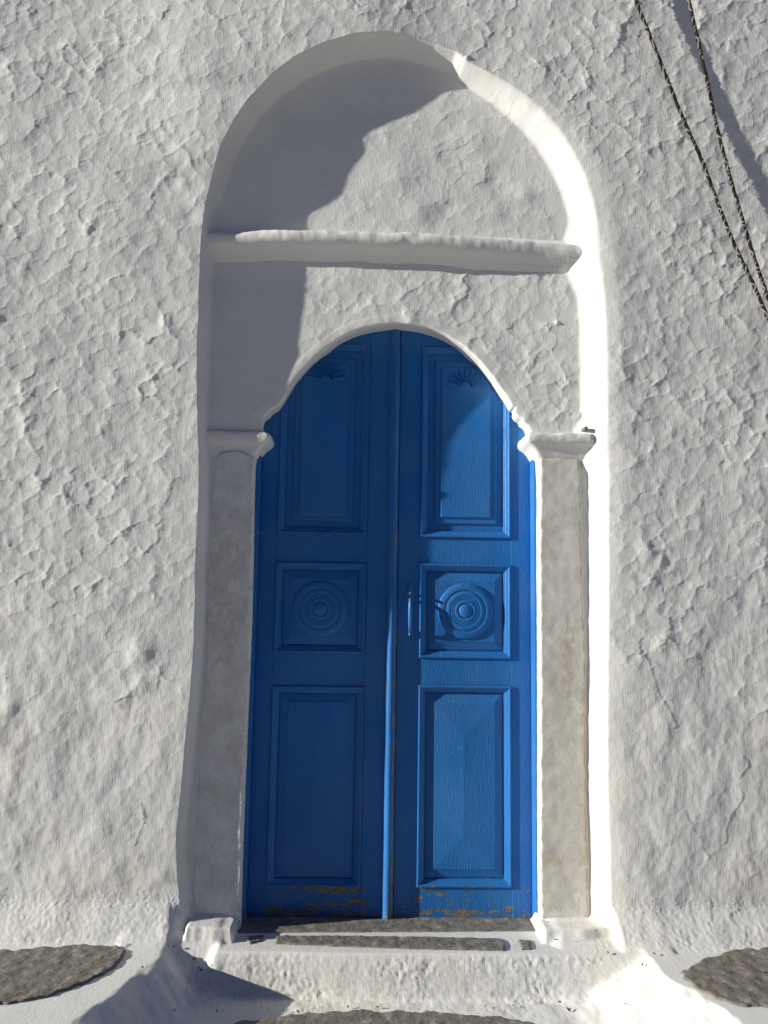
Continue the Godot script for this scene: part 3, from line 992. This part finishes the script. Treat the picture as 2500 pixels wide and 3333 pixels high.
func build_door() -> void:
	var door := thing("double_door", Vector3.ZERO)
	tag(door, "weathered blue panelled double door with two leaves and peeling paint at its foot", "door")
	var left := build_leaf(door, -0.5190, 0.016, false, "left leaf with the rounded cover strip, mostly in shade")
	var right := build_leaf(door, 0.0225, 0.5435, true, "right leaf with the pull handle, partly in the sun")
	# the cover strip on the meeting edge of the left leaf
	var rows := []
	var wav := noise(71, 0.4, 2)
	for k in 91:
		var y := lerpf(0.006, 2.28, k / 90.0)
		var r := PackedVector3Array()
		var dx := 0.0012 * wav.get_noise_1d(y)
		for q in [[-0.0215, -0.001], [-0.0205, 0.004], [-0.0175, 0.010], [-0.013, 0.0155], [-0.008, 0.0195], [-0.003, 0.0220], [0.003, 0.0225], [0.008, 0.0205], [0.0125, 0.0165], [0.0145, 0.0125], [0.0195, 0.012], [0.0205, 0.01], [0.0205, -0.02]]:
			r.append(Vector3(q[0] + dx, y, DOOR_Z + q[1]))
		rows.append(r)
	obj("cover_strip", sheet(rows, Vector3(0, 0, 1), true), M.paint, left)
	# the frame, just behind the stone edge
	obj("frame_post", board(0.5440, 0.62, -0.004, 2.2, -0.30, -0.138, 0.003), M.paint, door)
	obj("frame_post", board(-0.60, -0.5195, -0.004, 2.2, -0.30, -0.138, 0.003), M.paint, door)
	# pull handle with its thumb latch
	var h := Vector3(0.0725, 1.0, DOOR_Z)
	var plate := []
	for k in 24:   # keyhole shaped back plate
		var a := TAU * k / 24
		plate.append_array([h.x + 0.0165 * cos(a) * (1.0 if sin(a) < 0.3 else 0.75), 1.19 + (0.024 * sin(a) if sin(a) < 0.0 else 0.062 * sin(a))])
	obj("handle_plate", slab(plate, DOOR_Z + 0.0035, 0.004, 0.0006, true, 0.0003), M.hardware, right)
	var foot := []
	for k in 16:
		var a := TAU * k / 16
		foot.append_array([h.x + 0.013 * cos(a), 1.058 + 0.017 * sin(a)])
	obj("handle_plate", slab(foot, DOOR_Z + 0.0035, 0.004, 0.0006, true, 0.0003), M.hardware, right)
	var path := PackedVector3Array()
	var radii := PackedFloat32Array()
	var pts := [[1.182, 0.0, 0.0065], [1.182, 0.016, 0.0062], [1.181, 0.030, 0.006], [1.176, 0.040, 0.0062], [1.168, 0.046, 0.007], [1.150, 0.048, 0.0082], [1.125, 0.048, 0.0085], [1.100, 0.046, 0.0078], [1.082, 0.042, 0.0068], [1.070, 0.032, 0.006], [1.063, 0.018, 0.006], [1.060, 0.0, 0.0068]]
	var curve := Curve3D.new()
	for p in pts: curve.add_point(Vector3(h.x - 0.001, p[0], DOOR_Z + 0.002 + p[1] * 0.66))
	for k in pts.size() - 1:
		for i in 4:
			var t := i / 4.0
			path.append(curve.get_point_position(k).cubic_interpolate(curve.get_point_position(k + 1), curve.get_point_position(maxi(k - 1, 0)), curve.get_point_position(mini(k + 2, pts.size() - 1)), t))
			radii.append(lerpf(pts[k][2], pts[k + 1][2], t))
	obj("pull_handle", tube(path, radii, 10, true), M.hardware, right)
	# thumb piece above the grip
	var thumb := PackedVector3Array([Vector3(h.x, 1.206, DOOR_Z), Vector3(h.x, 1.207, DOOR_Z + 0.015), Vector3(h.x, 1.206, DOOR_Z + 0.025), Vector3(h.x, 1.202, DOOR_Z + 0.033)])
	obj("thumb_latch", tube(thumb, PackedFloat32Array([0.0045, 0.0045, 0.006, 0.0035]), 8, true), M.worn_metal, right)
	var fin := PackedVector3Array([Vector3(h.x, 1.052, DOOR_Z + 0.002), Vector3(h.x, 1.050, DOOR_Z + 0.012), Vector3(h.x, 1.046, DOOR_Z + 0.016), Vector3(h.x, 1.043, DOOR_Z + 0.01)])
	obj("handle_scroll", tube(fin, PackedFloat32Array([0.006, 0.0065, 0.0055, 0.003]), 8, true), M.hardware, right)


# bits of dry leaf and grit blown into the corners of the landing
func build_debris() -> void:
	var b := Bag.new()
	rng.seed = 17
	for k in 34:
		var x := rng.randf_range(-1.2, 1.25)
		var z := rng.randf_range(0.03, 0.32)
		if absf(x) < 0.6: z = rng.randf_range(0.15, 0.22) if k % 3 else rng.randf_range(-0.05, 0.06)
		var y := tread(x, z) + 0.009
		var a := rng.randf() * TAU
		var l := rng.randf_range(0.003, 0.008)
		var u := Vector3(cos(a), 0.3, sin(a)) * l
		var w := Vector3(-sin(a), 0.2, cos(a)) * l * 0.45
		var p := Vector3(x, y, z)
		b.quad(p - u - w, p + u - w * 0.4, p + u * 0.8 + w, p - u * 0.7 + w * 1.2, Vector3.UP)
		b.quad(p - u - w, p + u - w * 0.4, p - Vector3(0, l * 0.8, 0), p - Vector3(0, l * 0.8, 0), Vector3(0, 0, 1))
		b.quad(p + u * 0.8 + w, p - u * 0.7 + w * 1.2, p - Vector3(0, l * 0.8, 0), p - Vector3(0, l * 0.8, 0), Vector3(0, 0, -1))
	tag(obj("dry_debris", pack(b.v, b.n, b.idx), M.debris, self), "dark bits of dry leaf scattered over the whitewashed step and landing", "debris", "", "stuff")


# ---------------------------------------------------------------- ropes
func build_rope(flat: Array, stand: float, label: String, turn: float) -> void:
	var root := Node3D.new()
	root.name = "rope" if not has_node("rope") else "rope_001"
	add_child(root, true)
	tag(root, label, "rope", "ropes hanging down over the wall")
	var pts := pairs(flat)
	var line := PackedVector3Array()
	# past the frame both ends run on to where they are tied: up over the wall and down to a ring at the right
	line.append(Vector3(pts[0].x - 0.28, pts[0].y + 0.75, stand))
	for p in pts: line.append(Vector3(p.x, p.y, stand))
	line.append(Vector3(1.66, 1.62, 0.02))
	line.append(Vector3(1.70, 1.52, -0.01))
	var c := Curve3D.new()
	c.bake_interval = 0.003
	for k in line.size():
		var t := (line[mini(k + 1, line.size() - 1)] - line[maxi(k - 1, 0)]) / 6.0
		c.add_point(line[k], -t, t)
	var w := noise(81 + int(turn * 10), 0.12, 2)
	var total := c.get_baked_length()
	var n := int(total / 0.003)
	for strand in 3:
		var path := PackedVector3Array()
		var radii := PackedFloat32Array()
		for k in n:
			var s := k * 0.003
			var p := c.sample_baked(s)
			var d := (c.sample_baked(minf(s + 0.004, total)) - p).normalized() if k < n - 2 else Vector3(0.4, -0.9, 0).normalized()
			var a := d.cross(Vector3(0, 0, 1)).normalized()
			var b := d.cross(a)
			var ang := turn + TAU * strand / 3.0 + s * TAU / (0.058 + 0.006 * w.get_noise_1d(s)) + 1.2 * w.get_noise_1d(s * 0.7 + 3.0)
			var off := 0.0036 * (1.0 + 0.15 * w.get_noise_1d(s * 4.0))
			path.append(p + (a * cos(ang) + b * sin(ang)) * off)
			radii.append((0.0037 if strand else 0.0034) * (1.0 + 0.22 * w.get_noise_1d(s * 3.0 + strand * 5.0)))
		obj("strand", tube(path, radii, 7), M.pale_rope if strand == 0 else M.dark_rope, root)
	# loose fibres standing off the lay
	var fib := Bag.new()
	rng.seed = 90 + int(turn * 10)
	for k in 130:
		var s := rng.randf() * total
		var p := c.sample_baked(s)
		var out := Vector3(rng.randf_range(-1, 1), rng.randf_range(-1, 1), rng.randf_range(-0.3, 1)).normalized()
		var tip := p + out * rng.randf_range(0.010, 0.02)
		var side := out.cross(Vector3(0.3, 0.1, 1)).normalized() * 0.0004
		fib.quad(p - side, p + side, tip + side * 0.5, tip - side * 0.5, Vector3(0, 0, 1))
		var rise := side.cross(out) 
		fib.quad(p - rise, p + rise, tip + rise * 0.5, tip - rise * 0.5, Vector3(1, 0, 0))
	obj("loose_fibre", pack(fib.v, fib.n, fib.idx), M.dark_rope, root).set_meta("kind", "stuff")


func _ready() -> void:
	# camera
	var cam := Camera3D.new()
	cam.name = "camera"
	cam.fov = 67.0
	cam.near = 0.05
	cam.far = 400.0
	cam.rotation_order = EULER_ORDER_YXZ
	cam.position = Vector3(-0.12, 1.176, 2.83)
	cam.rotation_degrees = Vector3(6.53, -1.61, 0.91)
	add_child(cam)
	# sky and sun
	var env := Environment.new()
	env.background_mode = Environment.BG_SKY
	var sky_m := ProceduralSkyMaterial.new()
	sky_m.sky_top_color = Color(0.12, 0.35, 0.74)
	sky_m.sky_horizon_color = Color(0.42, 0.60, 0.88)
	sky_m.sky_curve = 0.14
	sky_m.sky_energy_multiplier = 0.43
	sky_m.ground_bottom_color = Color(0.3, 0.28, 0.26)
	sky_m.ground_horizon_color = Color(0.5, 0.5, 0.5)
	sky_m.ground_energy_multiplier = 0.5
	sky_m.sun_angle_max = 12.0
	var sky := Sky.new()
	sky.sky_material = sky_m
	env.sky = sky
	env.tonemap_mode = Environment.TONE_MAPPER_LINEAR
	env.tonemap_exposure = 1.36
	env.sdfgi_enabled = true
	env.ssao_enabled = true
	env.ssil_enabled = true
	var we := WorldEnvironment.new()
	we.name = "world_environment"
	we.environment = env
	add_child(we)
	var sun := DirectionalLight3D.new()
	sun.name = "sun"
	sun.light_energy = 1.55
	sun.light_color = Color(1.0, 0.985, 0.94)
	sun.light_angular_distance = 0.5
	sun.shadow_enabled = true
	sun.look_at_from_position(Vector3.ZERO, Vector3(5.0, -1.38, -1.0))
	add_child(sun)

	rough_noise = noise(91, 0.022, 3)
	tint_noise = noise(92, 0.45, 3)
	lump_noise = noise(93, 0.14, 3)
	make_materials()
	niche_field = outline_field(NICHE, -1.1, -0.3, NX, NY, NSTEP)
	opening_field = outline_field(OPENING, -0.69, -0.25, OX, OY, OSTEP)
	make_relief()

	# the setting
	var ground := obj("ground", PlaneMesh.new(), M.ground, self)
	(ground.mesh as PlaneMesh).size = Vector2(300, 300)
	ground.position = Vector3(0, STEP_Y - 0.02, 0)
	tag(ground, "pale stone courtyard ground in front of the step", "ground", "", "structure")
	build_pavement()
	var wall := thing("plastered_wall")
	tag(wall, "thick whitewashed wall with trowel marks and a tall arched niche round the blue door", "wall")
	build_wall(wall)
	build_reveal(wall)
	build_ledge(wall)
	build_capital(wall, -0.533, -0.76, 1.0, NICHE_Z - 0.002, 0.0)
	build_capital(wall, 0.553, 0.78, -1.0, NICHE_Z + 0.004, 0.014)
	tag(obj("stone_jamb", lean(slab(JAMB_L, NICHE_Z + 0.006, 0.02, 0.0012, true, 0.0022, 0.008, [[-0.60, 0.26, 0.05, 0.06, Color(0.95, 0.95, 0.95), 0.5], [-0.61, 0.045, 0.2, 0.022, Color(1, 1, 1), 1.0], [-0.63, 1.2, 0.05, 0.25, Color(0.6, 0.6, 0.6), 0.4], [-0.535, 0.7, 0.012, 0.6, Color(1, 1, 0.96), 0.7]])), M.pale_jamb, wall), "grey stone jamb on the left, in shade")
	tag(obj("stone_jamb", slab(JAMB_R, NICHE_Z + 0.006, 0.02, 0.0012, true, 0.0022, 0.008, [[0.655, 0.93, 0.022, 0.18, Color(0.62, 0.57, 0.5), 0.65], [0.635, 0.25, 0.08, 0.02, Color(0.72, 0.64, 0.5), 0.6], [0.66, 0.5, 0.05, 0.3, Color(0.88, 0.87, 0.85), 0.7], [0.63, 0.058, 0.2, 0.024, Color(1, 1, 1), 1.0], [0.69, 0.10, 0.03, 0.04, Color(1, 1, 1), 1.0], [0.715, 0.6, 0.012, 0.5, Color(0.7, 0.58, 0.42), 0.6]]), M.jamb, wall), "warm grey stone jamb on the right, sunlit")
	var stud := lathe(Vector3(0.722, 1.838, 0.0), [[0.0085, -0.08], [0.0085, -0.03], [0.0075, -0.026], [0.003, -0.0245], [0.0004, -0.024]], 9)
	obj("metal_stud", stud, M.iron, wall)

	# the things on it
	build_debris()
	build_door()
	build_rope(ROPE_A, 0.034, "left of the two dark twisted ropes, hanging close to the wall", 0.3)
	build_rope(ROPE_B, 0.078, "right of the two dark twisted ropes, with a long shadow beside it", 1.7)
